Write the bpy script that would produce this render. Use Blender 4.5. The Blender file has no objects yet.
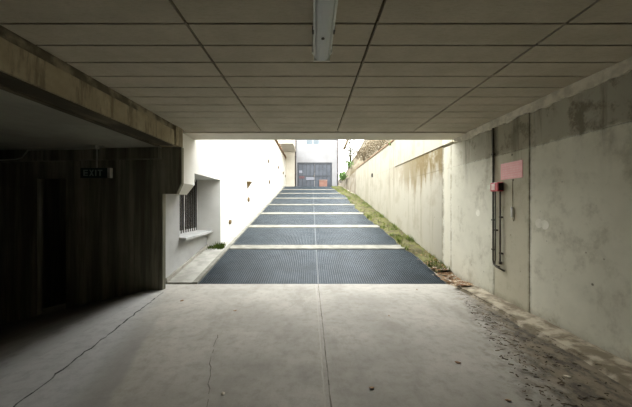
import bpy, bmesh, math, random
from mathutils import Vector, Matrix, noise as mnoise

S = bpy.context.scene
COL = S.collection
random.seed(7)

# ------------------------------------------------------------------ camera, sky, exposure
CH = 1.45                      # camera height over the garage floor
FPX = 281.0                    # focal length in pixels of a 632 px wide frame
cam_d = bpy.data.cameras.new('camera')
cam_d.sensor_width = 36.0
cam_d.lens = FPX / 632.0 * 36.0
cam_d.shift_x = 5.0 / 632.0
cam_d.clip_start = 0.05
cam = bpy.data.objects.new('camera', cam_d)
cam.location = (0, 0, CH)
cam.rotation_euler = (math.radians(90), 0, 0)
COL.objects.link(cam)
S.camera = cam

world = bpy.data.worlds.new('overcast_sky')
S.world = world
world.use_nodes = True
wn = world.node_tree
bg = wn.nodes['Background']
tc = wn.nodes.new('ShaderNodeTexCoord')
sp = wn.nodes.new('ShaderNodeSeparateXYZ')
rmp = wn.nodes.new('ShaderNodeValToRGB')
rmp.color_ramp.elements[0].position = 0.0
rmp.color_ramp.elements[0].color = (1.0, 0.975, 0.93, 1)
rmp.color_ramp.elements[1].position = 0.9
rmp.color_ramp.elements[1].color = (0.93, 0.97, 1.0, 1)
wn.links.new(tc.outputs['Generated'], sp.inputs[0])
wn.links.new(sp.outputs['Z'], rmp.inputs[0])
wn.links.new(rmp.outputs[0], bg.inputs['Color'])
bg.inputs['Strength'].default_value = 11.0

S.view_settings.view_transform = 'Standard'
S.view_settings.look = 'None'
S.view_settings.gamma = 1.0
S.view_settings.use_curve_mapping = False
S.view_settings.exposure = 0.0
S.cycles.max_bounces = 16
S.cycles.diffuse_bounces = 10






# ------------------------------------------------------------------ helpers
def R(z):
    return z + CH              # height measured from the lens -> height over the floor


def px(x, y, Y):
    """point seen at a measured place of the photo, at distance Y"""
    return Vector(((x - 311.0) * Y / FPX, Y, CH - (y - 203.5) * Y / FPX))


SL = 0.162                     # ramp gradient
Y0 = 5.06                      # foot of the ramp


def ramp_z(Y):
    return max(0.0, min((Y - Y0) * SL, (22.4 - Y0) * SL))


class MB:
    def __init__(self):
        self.bm = bmesh.new()

    def box(self, x0, x1, y0, y1, z0, z1, mi=0):
        v = [self.bm.verts.new(p) for p in (
            (x0, y0, z0), (x1, y0, z0), (x1, y1, z0), (x0, y1, z0),
            (x0, y0, z1), (x1, y0, z1), (x1, y1, z1), (x0, y1, z1))]
        for f in ((0, 3, 2, 1), (4, 5, 6, 7), (0, 1, 5, 4), (1, 2, 6, 5), (2, 3, 7, 6), (3, 0, 4, 7)):
            fc = self.bm.faces.new([v[i] for i in f])
            fc.material_index = mi
        return self

    def prism(self, poly, y0, y1, mi=0, dy0=None):
        """polygon in XZ extruded along Y; dy0(x) can bend the front"""
        f = dy0 or (lambda x: 0.0)
        a = [self.bm.verts.new((x, y0 + f(x), z)) for x, z in poly]
        b = [self.bm.verts.new((x, y1 + f(x), z)) for x, z in poly]
        n = len(poly)
        fs = [self.bm.faces.new(a), self.bm.faces.new(list(reversed(b)))]
        for i in range(n):
            fs.append(self.bm.faces.new((a[(i + 1) % n], a[i], b[i], b[(i + 1) % n])))
        for q in fs:
            q.material_index = mi
        return self

    def hexa(self, pts, mi=0):
        v = [self.bm.verts.new(p) for p in pts]
        for f in ((0, 3, 2, 1), (4, 5, 6, 7), (0, 1, 5, 4), (1, 2, 6, 5), (2, 3, 7, 6), (3, 0, 4, 7)):
            fc = self.bm.faces.new([v[i] for i in f])
            fc.material_index = mi
        return self

    def slope_box(self, x0, x1, ya, yb, lo, hi, mi=0):
        """box that follows the ramp between ya and yb, from lo to hi over the ramp line"""
        za, zb = (ya - Y0) * SL, (yb - Y0) * SL
        return self.hexa([(x0, ya, za + lo), (x1, ya, za + lo), (x1, yb, zb + lo), (x0, yb, zb + lo),
                          (x0, ya, za + hi), (x1, ya, za + hi), (x1, yb, zb + hi), (x0, yb, zb + hi)], mi)

    def tube(self, pts, r, n=10, mi=0):
        pts = [Vector(p) for p in pts]
        rings = []
        for i, p in enumerate(pts):
            if i == 0:
                d = pts[1] - p
            elif i == len(pts) - 1:
                d = p - pts[i - 1]
            else:
                d = (pts[i + 1] - p).normalized() + (p - pts[i - 1]).normalized()
            d.normalize()
            a = d.orthogonal().normalized() if i == 0 else (rings[-1][1] - d * rings[-1][1].dot(d)).normalized()
            b = d.cross(a)
            rr = r[i] if isinstance(r, (list, tuple)) else r
            rings.append(([self.bm.verts.new(p + (a * math.cos(2 * math.pi * k / n) + b * math.sin(2 * math.pi * k / n)) * rr)
                           for k in range(n)], a))
        for i in range(len(rings) - 1):
            A, B = rings[i][0], rings[i + 1][0]
            for k in range(n):
                f = self.bm.faces.new((A[k], A[(k + 1) % n], B[(k + 1) % n], B[k]))
                f.smooth = True
                f.material_index = mi
        self.bm.faces.new(list(reversed(rings[0][0]))).material_index = mi
        self.bm.faces.new(rings[-1][0]).material_index = mi
        return self

    def tri(self, a, b, c, mi=0):
        f = self.bm.faces.new([self.bm.verts.new(p) for p in (a, b, c)])
        f.material_index = mi

    def quad(self, a, b, c, d, mi=0):
        f = self.bm.faces.new([self.bm.verts.new(p) for p in (a, b, c, d)])
        f.material_index = mi

    def build(self, name, mats, parent=None, bevel=0.0, normals=True):
        if normals:
            bmesh.ops.recalc_face_normals(self.bm, faces=self.bm.faces)
        me = bpy.data.meshes.new(name)
        self.bm.to_mesh(me)
        self.bm.free()
        o = bpy.data.objects.new(name, me)
        for m in (mats if isinstance(mats, (list, tuple)) else [mats]):
            me.materials.append(m)
        COL.objects.link(o)
        if parent:
            o.parent = parent
            o.matrix_parent_inverse = Matrix.Translation(-parent.location)
        if bevel:
            b = o.modifiers.new('bevel', 'BEVEL')
            b.width = bevel
            b.segments = 2
            b.limit_method = 'ANGLE'
        return o


def tag(o, label=None, cat=None, group=None, kind=None):
    if label: o['label'] = label
    if cat: o['category'] = cat
    if group: o['group'] = group
    if kind: o['kind'] = kind
    return o


def thing(name, loc, label, cat, group=None):
    e = bpy.data.objects.new(name, None)
    e.location = loc
    e.empty_display_size = 0.1
    COL.objects.link(e)
    return tag(e, label, cat, group)


def struct(o):
    o['kind'] = 'structure'
    return o


# ------------------------------------------------------------------ materials
class NT:
    """small node-tree helper"""
    def __init__(self, name):
        self.m = bpy.data.materials.new(name)
        self.m.use_nodes = True
        self.t = self.m.node_tree
        self.b = self.t.nodes['Principled BSDF']
        self.geo = None

    def n(self, kind, **kw):
        o = self.t.nodes.new(kind)
        for k, v in kw.items():
            setattr(o, k, v)
        return o

    def link(self, a, b):
        self.t.links.new(a, b)

    def pos(self):
        if not self.geo:
            g = self.n('ShaderNodeNewGeometry')
            s = self.n('ShaderNodeSeparateXYZ')
            self.link(g.outputs['Position'], s.inputs[0])
            self.geo = (g.outputs['Position'], s)
        return self.geo

    def xyz(self, i):
        return self.pos()[1].outputs[i]

    def noise(self, scale, detail=5, rough=0.6, stretch=None, offset=0.0):
        mp = self.n('ShaderNodeMapping')
        self.link(self.pos()[0], mp.inputs['Vector'])
        mp.inputs['Scale'].default_value = stretch or (1, 1, 1)
        mp.inputs['Location'].default_value = (offset, offset * 1.7, offset * 0.6)
        t = self.n('ShaderNodeTexNoise')
        t.inputs['Scale'].default_value = scale
        t.inputs['Detail'].default_value = detail
        t.inputs['Roughness'].default_value = rough
        self.link(mp.outputs[0], t.inputs['Vector'])
        return t.outputs['Fac']

    def math(self, op, a, b=None, c=None, clamp=False):
        m = self.n('ShaderNodeMath', operation=op)
        m.use_clamp = clamp
        for i, v in enumerate((a, b, c)):
            if v is None:
                continue
            if isinstance(v, (int, float)):
                m.inputs[i].default_value = v
            else:
                self.link(v, m.inputs[i])
        return m.outputs[0]

    def rng(self, v, a, b, lo=0.0, hi=1.0, smooth=True):
        r = self.n('ShaderNodeMapRange')
        r.interpolation_type = 'SMOOTHSTEP' if smooth else 'LINEAR'
        self.link(v, r.inputs['Value'])
        for k, q in zip(('From Min', 'From Max', 'To Min', 'To Max'), (a, b, lo, hi)):
            r.inputs[k].default_value = q
        return r.outputs['Result']

    def mix(self, f, a, b, mode='MIX'):
        m = self.n('ShaderNodeMix', data_type='RGBA', blend_type=mode)
        for i, v in ((0, f), (6, a), (7, b)):
            if isinstance(v, (int, float)):
                m.inputs[i].default_value = v
            elif isinstance(v, (tuple, list)):
                m.inputs[i].default_value = (*v[:3], 1)
            else:
                self.link(v, m.inputs[i])
        return m.outputs[2]

    def bump(self, h, strength=0.3, dist=0.01):
        b = self.n('ShaderNodeBump')
        b.inputs['Strength'].default_value = strength
        b.inputs['Distance'].default_value = dist
        self.link(h, b.inputs['Height'])
        self.link(b.outputs[0], self.b.inputs['Normal'])

    def done(self, color, rough=0.85, metal=0.0, spec=0.3):
        if isinstance(color, (tuple, list)):
            self.b.inputs['Base Color'].default_value = (*color[:3], 1)
        else:
            self.link(color, self.b.inputs['Base Color'])
        self.b.inputs['Roughness'].default_value = rough
        self.b.inputs['Metallic'].default_value = metal
        self.b.inputs['Specular IOR Level'].default_value = spec
        return self.m


def mottled(name, c0, c1, scale=3.0, rough=0.85, stretch=None, metal=0.0, bump=0.0, detail=5, lo=0.35, hi=0.65, spec=0.3):
    t = NT(name)
    f = t.noise(scale, detail, 0.6, stretch)
    c = t.mix(t.rng(f, lo, hi), c0, c1)
    if bump:
        t.bump(t.noise(scale * 8, 4, 0.6), bump, 0.01)
    return t.done(c, rough, metal, spec)


def mat_floor():
    t = NT('garage_floor_concrete')
    big = t.noise(0.9, 4, 0.6)
    fine = t.noise(9, 6, 0.7)
    grit = t.noise(60, 3, 0.7)
    c = t.mix(t.rng(big, 0.3, 0.7), (0.36, 0.338, 0.292), (0.50, 0.47, 0.41))
    c = t.mix(t.rng(fine, 0.42, 0.72, 0, 0.45), c, (0.25, 0.23, 0.19))
    c = t.mix(t.rng(t.noise(2.6, 5, 0.7, (1, .35, 1), 5.0), 0.5, 0.72, 0, 0.5), c, (0.27, 0.245, 0.2))
    c = t.mix(t.rng(grit, 0.5, 0.8, 0, 0.25), c, (0.2, 0.18, 0.15))
    X, Y = t.xyz(0), t.xyz(1)
    # smooth bluish screed at the left of an old slab edge
    e = t.math('SUBTRACT', t.math('ADD', X, t.math('MULTIPLY', Y, 0.29)), -0.87)
    e = t.math('ADD', e, t.math('MULTIPLY', t.math('SUBTRACT', big, 0.5), 0.25))
    c = t.mix(t.math('MULTIPLY', t.rng(e, 0.03, -0.05, 0, 0.6), t.rng(Y, 4.3, 2.6)), c, (0.27, 0.262, 0.245))
    c = t.mix(t.rng(e, -0.1, -0.45, 0, 0.85), c, t.mix(t.rng(fine, .4, .7), (0.50, 0.495, 0.48), (0.40, 0.395, 0.38)))
    # mud and dirt washed along the right-hand wall
    d = t.math('SUBTRACT', X, t.math('ADD', 0.86, t.math('MULTIPLY', Y, 0.315)))
    d = t.math('ADD', d, t.math('MULTIPLY', t.math('SUBTRACT', fine, 0.5), 1.1))
    mud = t.mix(t.rng(t.noise(7, 6, 0.75, (1, 0.6, 1), 3.0), 0.38, 0.62), (0.055, 0.042, 0.026), (0.22, 0.178, 0.118))
    c = t.mix(t.rng(d, -0.05, 0.5, 0, 0.9), c, mud)
    t.bump(t.math('ADD', fine, t.math('MULTIPLY', grit, 0.5)), 0.25, 0.01)
    return t.done(c, 0.8, 0, 0.3)


def mat_ceiling():
    t = NT('ceiling_board')
    f = t.noise(2.2, 5, 0.65)
    g = t.noise(45, 4, 0.7, (0.5, 2.5, 1))
    c = t.mix(t.rng(f, 0.3, 0.7), (0.45, 0.41, 0.315), (0.53, 0.485, 0.38))
    c = t.mix(t.rng(g, 0.4, 0.75, 0, 0.4), c, (0.31, 0.275, 0.205))
    t.bump(g, 0.35, 0.006)
    return t.done(c, 0.95, 0, 0.1)


def mat_right_wall():
    t = NT('right_wall_concrete')
    X, Y, Z = t.xyz(0), t.xyz(1), t.xyz(2)
    big = t.noise(0.8, 5, 0.6)
    fine = t.noise(6, 6, 0.7)
    drip = t.noise(3.2, 6, 0.7, (1, 1, 0.10), 1.0)
    c = t.mix(t.rng(big, 0.3, 0.7), (0.56, 0.545, 0.445), (0.70, 0.68, 0.565))
    c = t.mix(t.rng(fine, 0.5, 0.8, 0, 0.35), c, (0.27, 0.25, 0.19))
    # browner casting bay between the two joints
    bay = t.math('MULTIPLY', t.rng(Y, 3.59, 3.61), t.rng(Y, 4.31, 4.29))
    c = t.mix(t.math('MULTIPLY', bay, 0.6), c, (0.40, 0.36, 0.25))
    # wall colour darkened towards the opening to offset the stronger daylight
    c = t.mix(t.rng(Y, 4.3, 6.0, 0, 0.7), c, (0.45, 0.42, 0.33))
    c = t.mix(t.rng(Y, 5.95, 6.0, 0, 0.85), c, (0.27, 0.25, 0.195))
    # grimy band over the top formwork joint
    zb = t.math('ADD', Z, t.math('MULTIPLY', t.math('SUBTRACT', fine, 0.5), 0.12))
    band = t.math('MULTIPLY', t.rng(zb, 2.15, 2.20), t.rng(Y, 5.6, 4.6))
    c = t.mix(t.math('MULTIPLY', band, 0.62), c, (0.2, 0.175, 0.12))
    # dark run-off streaks from the slab bearing
    run = t.math('MULTIPLY', t.rng(drip, 0.50, 0.68), t.rng(Z, 1.5, 2.6))
    run = t.math('MULTIPLY', run, t.rng(Y, 6.2, 5.0))
    c = t.mix(t.math('MULTIPLY', run, 0.7), c, (0.10, 0.085, 0.055))
    blo = t.noise(2.4, 6, 0.72, (1, 1, .8), 8.0)
    c = t.mix(t.math('MULTIPLY', t.rng(blo, 0.5, 0.7, 0, .55), t.rng(Y, 6, 5.5)), c, (0.30, 0.27, 0.19))
    c = t.mix(t.math('MULTIPLY', t.math('MULTIPLY', band, t.rng(blo, .5, .62)), .6), c, (0.09, 0.075, 0.045))
    # brown stain between the formwork lift and the ledge outside, with drips below
    blot = t.noise(1.5, 5, 0.65, (1, 1, 1.2), 4.0)
    st = t.math('MULTIPLY', t.rng(Y, 5.95, 6.0), t.rng(Y, 10.5, 6.8))
    zz = t.math('ADD', Z, t.math('MULTIPLY', t.math('SUBTRACT', drip, 0.5), 2.6))
    st = t.math('MULTIPLY', t.math('MULTIPLY', st, t.rng(Z, 2.685, 2.665)), t.rng(zz, 1.75, 2.25))
    st = t.math('MULTIPLY', st, t.rng(blot, 0.28, 0.50))
    c = t.mix(t.math('MULTIPLY', st, 0.95), c, (0.125, 0.088, 0.03))
    lift = t.math('MULTIPLY', t.math('MULTIPLY', t.rng(Z, 2.155, 2.165), t.rng(Z, 2.20, 2.17)), t.rng(Y, 9.5, 6.0))
    c = t.mix(t.math('MULTIPLY', t.math('MULTIPLY', lift, t.rng(Y, 5.9, 6.0)), 0.5), c, (0.11, 0.085, 0.045))
    sf = t.math('MULTIPLY', t.rng(drip, 0.50, 0.64), t.rng(Y, 5.96, 6.2))
    c = t.mix(t.math('MULTIPLY', sf, 0.45), c, (0.17, 0.145, 0.09))
    c = t.mix(t.math('MULTIPLY', t.rng(blot, 0.5, 0.65, 0, 0.4), t.rng(Y, 5.96, 6.2)), c, (0.20, 0.175, 0.12))
    # thin dirty runs beside the casting joints
    for yj, wj in ((3.60, .05), (4.315, .05), (5.96, .10), (5.62, .05)):
        near = t.rng(t.math('ABSOLUTE', t.math('SUBTRACT', Y, yj)), wj, 0.0)
        c = t.mix(t.math('MULTIPLY', t.math('MULTIPLY', near, t.rng(fine, .35, .6)), 0.6), c, (0.13, 0.11, 0.07))
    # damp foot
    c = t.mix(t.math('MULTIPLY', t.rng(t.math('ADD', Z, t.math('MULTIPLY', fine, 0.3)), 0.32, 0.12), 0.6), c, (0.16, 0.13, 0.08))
    # small tie holes and pits
    v = t.n('ShaderNodeTexVoronoi')
    v.inputs['Scale'].default_value = 2.6
    t.link(t.pos()[0], v.inputs['Vector'])
    c = t.mix(t.rng(v.outputs['Distance'], 0.055, 0.035, 0, 0.8), c, (0.09, 0.08, 0.06))
    v2 = t.n('ShaderNodeTexVoronoi')
    v2.inputs['Scale'].default_value = 7.0
    t.link(t.pos()[0], v2.inputs['Vector'])
    c = t.mix(t.math('MULTIPLY', t.rng(v2.outputs['Distance'], 0.09, 0.05, 0, 0.6), t.rng(blo, .42, .6)), c, (0.12, 0.10, 0.07))
    t.bump(fine, 0.2, 0.008)
    return t.done(c, 0.85, 0, 0.25)


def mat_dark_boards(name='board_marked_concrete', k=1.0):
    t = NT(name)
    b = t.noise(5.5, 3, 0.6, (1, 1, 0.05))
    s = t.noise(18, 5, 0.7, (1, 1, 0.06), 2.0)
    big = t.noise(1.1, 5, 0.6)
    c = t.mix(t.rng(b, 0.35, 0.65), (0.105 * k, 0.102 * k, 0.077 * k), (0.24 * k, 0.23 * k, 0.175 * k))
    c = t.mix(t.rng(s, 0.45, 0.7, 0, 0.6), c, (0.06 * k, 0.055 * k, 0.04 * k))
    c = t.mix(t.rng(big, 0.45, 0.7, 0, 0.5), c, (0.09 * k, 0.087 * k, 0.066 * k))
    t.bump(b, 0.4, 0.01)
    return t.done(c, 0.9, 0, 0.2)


def mat_beam():
    t = NT('beam_concrete')
    big = t.noise(1.6, 5, 0.65)
    s = t.noise(5, 6, 0.7, (1, 1, 0.18))
    c = t.mix(t.rng(big, 0.3, 0.7), (0.28, 0.235, 0.15), (0.46, 0.395, 0.27))
    c = t.mix(t.rng(s, 0.48, 0.62, 0, 0.75), c, (0.15, 0.12, 0.075))
    t.bump(s, 0.3, 0.008)
    return t.done(c, 0.9, 0, 0.2)


M = {}
M['floor'] = mat_floor()
M['ceiling'] = mat_ceiling()
def mat_floorshade():
    t = NT('grimy_floor')  # shade painted into the left floor: colour darkens beyond the fold
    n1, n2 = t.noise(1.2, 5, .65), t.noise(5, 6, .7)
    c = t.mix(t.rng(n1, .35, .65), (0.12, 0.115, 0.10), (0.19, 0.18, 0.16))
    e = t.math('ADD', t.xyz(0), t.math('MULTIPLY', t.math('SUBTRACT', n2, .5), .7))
    lit_tone = t.mix(t.rng(n2, .4, .7), (0.46, 0.455, 0.44), (0.36, 0.355, 0.34))
    return t.done(t.mix(t.rng(e, -3.15, -2.55), c, lit_tone), .85)


M['grimy'] = mat_floorshade()
M['groove'] = mottled('ceiling_joint', (0.085, 0.066, 0.038), (0.12, 0.094, 0.055), 4)
M['rwall'] = mat_right_wall()
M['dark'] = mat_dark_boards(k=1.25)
M['beam'] = mat_beam()
M['stainlight'] = mottled('worn_concrete_batten', (0.12, 0.10, 0.065), (0.32, 0.275, 0.185), 4, lo=.4, hi=.62)
M['stain'] = mottled('dark_stained_concrete', (0.05, 0.042, 0.026), (0.16, 0.132, 0.085), 3.5, stretch=(1, .35, 1), lo=.42, hi=.7)  # darker mottled tone for the beam underside
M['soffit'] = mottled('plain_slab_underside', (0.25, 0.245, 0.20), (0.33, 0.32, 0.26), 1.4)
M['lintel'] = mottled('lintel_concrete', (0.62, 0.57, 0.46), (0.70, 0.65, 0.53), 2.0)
M['mortar'] = mottled('mortar_bed', (0.48, 0.44, 0.35), (0.68, 0.63, 0.51), 7, bump=0.5)
M['white'] = mottled('white_render', (0.70, 0.685, 0.63), (0.78, 0.765, 0.715), 1.3, bump=0.1)
M['plinth'] = mottled('grey_white_painted_render', (0.34, 0.34, 0.33), (0.42, 0.42, 0.41), 1.6, bump=0.1)  # white render greyed to carry the shade below the overhang
M['facade'] = mottled('pale_facade_render', (0.20, 0.20, 0.202), (0.225, 0.225, 0.23), 1.3)
M['cream'] = mottled('cream_render', (0.42, 0.395, 0.33), (0.47, 0.44, 0.375), 1.5)
M['strip'] = mottled('pale_concrete_strip', (0.155, 0.148, 0.118), (0.225, 0.215, 0.178), 5, bump=0.3)
M['kerb'] = mottled('kerb_concrete', (0.26, 0.25, 0.215), (0.36, 0.345, 0.30), 4, bump=0.3)
M['dirtkerb'] = mottled('dirty_kerb', (0.20, 0.165, 0.11), (0.46, 0.40, 0.30), 5, bump=0.5, lo=0.4, hi=0.6)
M['pit'] = mottled('dark_ramp_bed', (0.03, 0.031, 0.032), (0.045, 0.045, 0.044), 4)
M['steel'] = mottled('weathered_galvanised_steel', (0.034, 0.045, 0.052), (0.050, 0.065, 0.075), 2.5, rough=0.5, metal=0.35)
M['steel_edge'] = mottled('grating_edge_steel', (0.06, 0.07, 0.075), (0.085, 0.095, 0.10), 3, rough=0.5, metal=0.35)
M['black'] = mottled('black_joint', (0.02, 0.018, 0.014), (0.035, 0.03, 0.022), 6)
M['pipe'] = mottled('dark_painted_pipe', (0.05, 0.043, 0.033), (0.10, 0.086, 0.066), 14, rough=0.55)
M['red'] = mottled('red_enamel', (0.52, 0.012, 0.03), (0.60, 0.02, 0.04), 8, rough=0.35, spec=0.5)
M['pinkface'] = mottled('faded_pink_label', (0.88, 0.62, 0.58), (0.92, 0.70, 0.66), 16, rough=0.5)
M['pink'] = mottled('faded_pink_sign', (0.86, 0.42, 0.42), (0.90, 0.48, 0.47), 10, rough=0.5)
M['pinktext'] = mottled('faded_sign_print', (0.88, 0.53, 0.52), (0.90, 0.57, 0.56), 10, rough=0.6)
M['housing'] = mottled('grey_plastic_housing', (0.84, 0.87, 0.82), (0.88, 0.91, 0.86), 5, rough=0.45, spec=0.5)
M['metalwhite'] = mottled('white_enamel_tray', (0.82, 0.84, 0.86), (0.86, 0.88, 0.90), 5, rough=0.4, spec=0.5)
M['tube'] = mottled('fluorescent_tube_glass', (0.90, 0.91, 0.90), (0.93, 0.94, 0.93), 5, rough=0.25, spec=0.5)
M['signface'] = mottled('dark_green_sign_face', (0.012, 0.03, 0.024), (0.02, 0.042, 0.034), 6, rough=0.5)
M['signtext'] = mottled('pale_sign_lettering', (0.30, 0.38, 0.345), (0.34, 0.42, 0.385), 6, rough=0.5)
M['galv'] = mottled('grey_conduit', (0.36, 0.35, 0.29), (0.48, 0.47, 0.40), 9, rough=0.5)
M['aluminium'] = mottled('grey_window_frame', (0.42, 0.43, 0.43), (0.50, 0.51, 0.51), 6, rough=0.4)
M['sill'] = mottled('stone_sill', (0.36, 0.36, 0.345), (0.45, 0.445, 0.425), 6)
M['gate'] = mottled('blue_grey_gate_paint', (0.045, 0.053, 0.066), (0.06, 0.069, 0.084), 2.5, rough=0.5)
M['gatedark'] = mottled('dark_gate_frame', (0.028, 0.033, 0.04), (0.038, 0.044, 0.053), 3, rough=0.5)
M['paper'] = mottled('white_notice', (0.16, 0.17, 0.20), (0.19, 0.20, 0.23), 9)
M['redpaper'] = mottled('red_notice', (0.09, 0.05, 0.055), (0.11, 0.065, 0.07), 9)
M['crate'] = mottled('orange_pink_plastic', (0.17, 0.09, 0.07), (0.20, 0.115, 0.09), 6)
M['cratelid'] = mottled('pale_crate_lid', (0.20, 0.14, 0.12), (0.24, 0.17, 0.15), 6)
M['tile'] = mottled('brown_roof_tile', (0.16, 0.095, 0.05), (0.22, 0.14, 0.08), 5)
M['downpipe'] = mottled('brown_grey_downpipe', (0.07, 0.062, 0.058), (0.095, 0.085, 0.08), 5, rough=0.5)
M['rust'] = mottled('rusty_pipe_end', (0.10, 0.065, 0.025), (0.17, 0.115, 0.05), 12)
M['earth'] = mottled('dry_earth_bank', (0.085, 0.064, 0.032), (0.17, 0.145, 0.095), 1.6, bump=0.6)
M['stone'] = mottled('rough_bank_stone', (0.16, 0.135, 0.095), (0.23, 0.205, 0.16), 2.2, bump=0.6)
M['moss'] = mottled('moss_and_soil', (0.05, 0.038, 0.014), (0.10, 0.095, 0.024), 5, bump=0.6)
M['grass'] = mottled('yellow_green_grass', (0.06, 0.10, 0.012), (0.15, 0.175, 0.028), 2.5, rough=0.7)
M['leafgreen'] = mottled('shrub_leaf', (0.06, 0.13, 0.03), (0.13, 0.21, 0.06), 4, rough=0.6)
M['drystem'] = mottled('dry_grass_stems', (0.075, 0.056, 0.028), (0.13, 0.10, 0.06), 3)
M['leafbrown'] = mottled('dry_brown_leaf', (0.16, 0.075, 0.03), (0.30, 0.17, 0.07), 9, rough=0.7)
M['leafpale'] = mottled('dry_pale_leaf', (0.50, 0.44, 0.33), (0.60, 0.54, 0.42), 9, rough=0.7)
M['brick'] = mottled('pale_pink_brick', (0.56, 0.42, 0.32), (0.66, 0.52, 0.41), 8)


def mat_glass(name, tint, rough=0.05):
    t = NT(name)
    t.b.inputs['Transmission Weight'].default_value = 1.0
    t.b.inputs['IOR'].default_value = 1.45
    return t.done(tint, rough, 0, 0.5)


def mat_diffuser():
    t = NT('clear_ribbed_diffuser')
    t.b.inputs['Transmission Weight'].default_value = 0.45
    t.b.inputs['IOR'].default_value = 1.3
    f = t.noise(40, 2, 0.5, (1, 0.05, 1))
    t.bump(f, 0.15, 0.003)
    return t.done((0.93, 0.96, 0.94), 0.28, 0, 0.4)


M['glass'] = mat_glass('window_glass', (0.35, 0.38, 0.40))
M['diffuser'] = mat_diffuser()

# ------------------------------------------------------------------ the setting
XR = 2.80                                   # right wall face
# floor: level bay, then falling away to the left beyond a joint
fx = lambda Y: -2.0 - 0.115 * (Y - 0.8)     # joint line
XFOLD = -2.56
b = MB()
b.box(XFOLD, XR + 0.2, -6, Y0, -0.3, 0)
struct(b.build('floor', M['floor']))
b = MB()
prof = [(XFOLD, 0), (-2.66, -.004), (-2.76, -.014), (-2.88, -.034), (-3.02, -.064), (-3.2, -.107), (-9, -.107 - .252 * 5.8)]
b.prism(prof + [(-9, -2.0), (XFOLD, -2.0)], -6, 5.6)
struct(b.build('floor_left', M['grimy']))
# joints in the floor: thin dark cuts with worn lips
def joint(name, pts, w, mat, wob=0.012, seed=1, brk=0.0):
    b = MB()
    rnd = random.Random(seed)
    P = []
    for (x0, y0), (x1, y1) in zip(pts[:-1], pts[1:]):
        n = max(2, int(math.hypot(x1 - x0, y1 - y0) / 0.06))
        for i in range(n):
            t = i / n
            P.append((x0 + (x1 - x0) * t + rnd.uniform(-wob, wob), y0 + (y1 - y0) * t))
    P.append(pts[-1])
    for (xa, ya), (xb, yb) in zip(P[:-1], P[1:]):
        if rnd.random() < brk:
            continue
        wa = w * rnd.uniform(0.5, 1.3)
        b.hexa([(xa - wa, ya, -0.004), (xa + wa, ya, -0.004), (xb + wa, yb, -0.004), (xb - wa, yb, -0.004),
                (xa - wa, ya, 0.0015), (xa + wa, ya, 0.0015), (xb + wa, yb, 0.0015), (xb - wa, yb, 0.0015)])
    return struct(b.build(name, mat))
M['joint'] = mottled('dirt_filled_joint', (0.035, 0.034, 0.032), (0.28, 0.275, 0.265), 2.2, lo=.46, hi=.66)
M['jointgrey'] = mottled('floor_joint_filler', (0.15, 0.135, 0.11), (0.24, 0.22, 0.18), 9)
M['jointpale'] = mottled('worn_joint_lip', (0.45, 0.42, 0.365), (0.48, 0.45, 0.39), 9)
joint('trim_1', [(0.16, 0.9), (0.145, 2.0), (0.13, Y0 - 0.01)], 0.005, M['jointgrey'], 0.003, 2)
joint('trim_2', [(0.115, 0.9), (0.10, 2.0), (0.085, Y0 - 0.01)], 0.008, M['jointpale'], 0.003, 3)
joint('trim_3', [(fx(0.9) + .02, 0.9), (fx(4.6) + .02, 4.6)], 0.008, M['joint'], 0.014, 4, 0.0)
joint('trim_4', [(-0.72, 1.9), (-0.80, 2.2), (-0.93, 2.6), (-1.03, 3.1)], 0.004, M['jointgrey'], 0.01, 5, 0.1)

# ceiling of narrow boards with open joints, and the plain lintel strip at its mouth
b = MB()
b.box(-2.45, XR + 0.3, -6, 4.985, 2.745, 3.05, 1)
xs = [-2.22 - 1.34, -2.22, -0.88, 0.46, 1.80, 3.0]
ysm = 1.985
k0 = -29
ys = [ysm + 0.273 * k for k in range(k0, 12)]
for xa, xb in zip(xs[1:-1], xs[2:]):
    xb = min(xb, XR + 0.2)
    for ya in ys[:-1]:
        b.box(xa + 0.011, xb - 0.011, ya + 0.009, ya + 0.273 - 0.009, 2.72, 2.748, 0)
struct(b.build('ceiling', [M['ceiling'], M['groove']]))
b = MB()
b.box(-2.45, XR + 0.02, 4.99, 5.53, 2.70, 3.25)
struct(b.build('trim_5', M['lintel'], bevel=0.01))

# beam along the left, its seat on the end wall, and the lower slab beyond
b = MB()
b.box(-2.52, -2.21, -6, 4.55, R(0.95), R(1.19))
b.box(-2.52, -2.235, -6, 4.55, R(1.19), 2.745, 2)
b.box(-2.52, -2.45, -6, 4.55, R(0.925), R(0.95), 1)
b.box(-2.45, -2.225, -6, 4.55, R(0.935), R(0.95), 1)
struct(b.build('trim_6', [M['beam'], M['stain'], M['stainlight']], bevel=0.008))
b = MB()
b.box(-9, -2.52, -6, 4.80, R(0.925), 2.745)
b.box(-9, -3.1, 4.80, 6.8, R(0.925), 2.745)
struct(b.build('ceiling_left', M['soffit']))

# dark board-marked end wall with a doorway
yw = lambda X: 0.09 * (-2.5 - X) if X < -2.5 else 0.0
door_x0, door_x1 = -4.78, -4.24
door_zt = R(0.43)
b = MB()
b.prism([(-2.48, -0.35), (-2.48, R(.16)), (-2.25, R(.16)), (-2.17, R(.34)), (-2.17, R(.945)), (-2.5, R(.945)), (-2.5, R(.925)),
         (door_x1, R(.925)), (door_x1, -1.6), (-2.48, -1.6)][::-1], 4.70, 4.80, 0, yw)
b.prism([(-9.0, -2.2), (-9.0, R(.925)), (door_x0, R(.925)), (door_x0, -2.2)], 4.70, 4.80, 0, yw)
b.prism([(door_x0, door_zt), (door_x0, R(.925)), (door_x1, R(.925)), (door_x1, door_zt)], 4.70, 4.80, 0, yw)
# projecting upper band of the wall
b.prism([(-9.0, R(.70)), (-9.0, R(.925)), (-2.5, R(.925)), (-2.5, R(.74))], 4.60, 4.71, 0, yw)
struct(b.build('wall_end', M['dark'], bevel=0.008))
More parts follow.
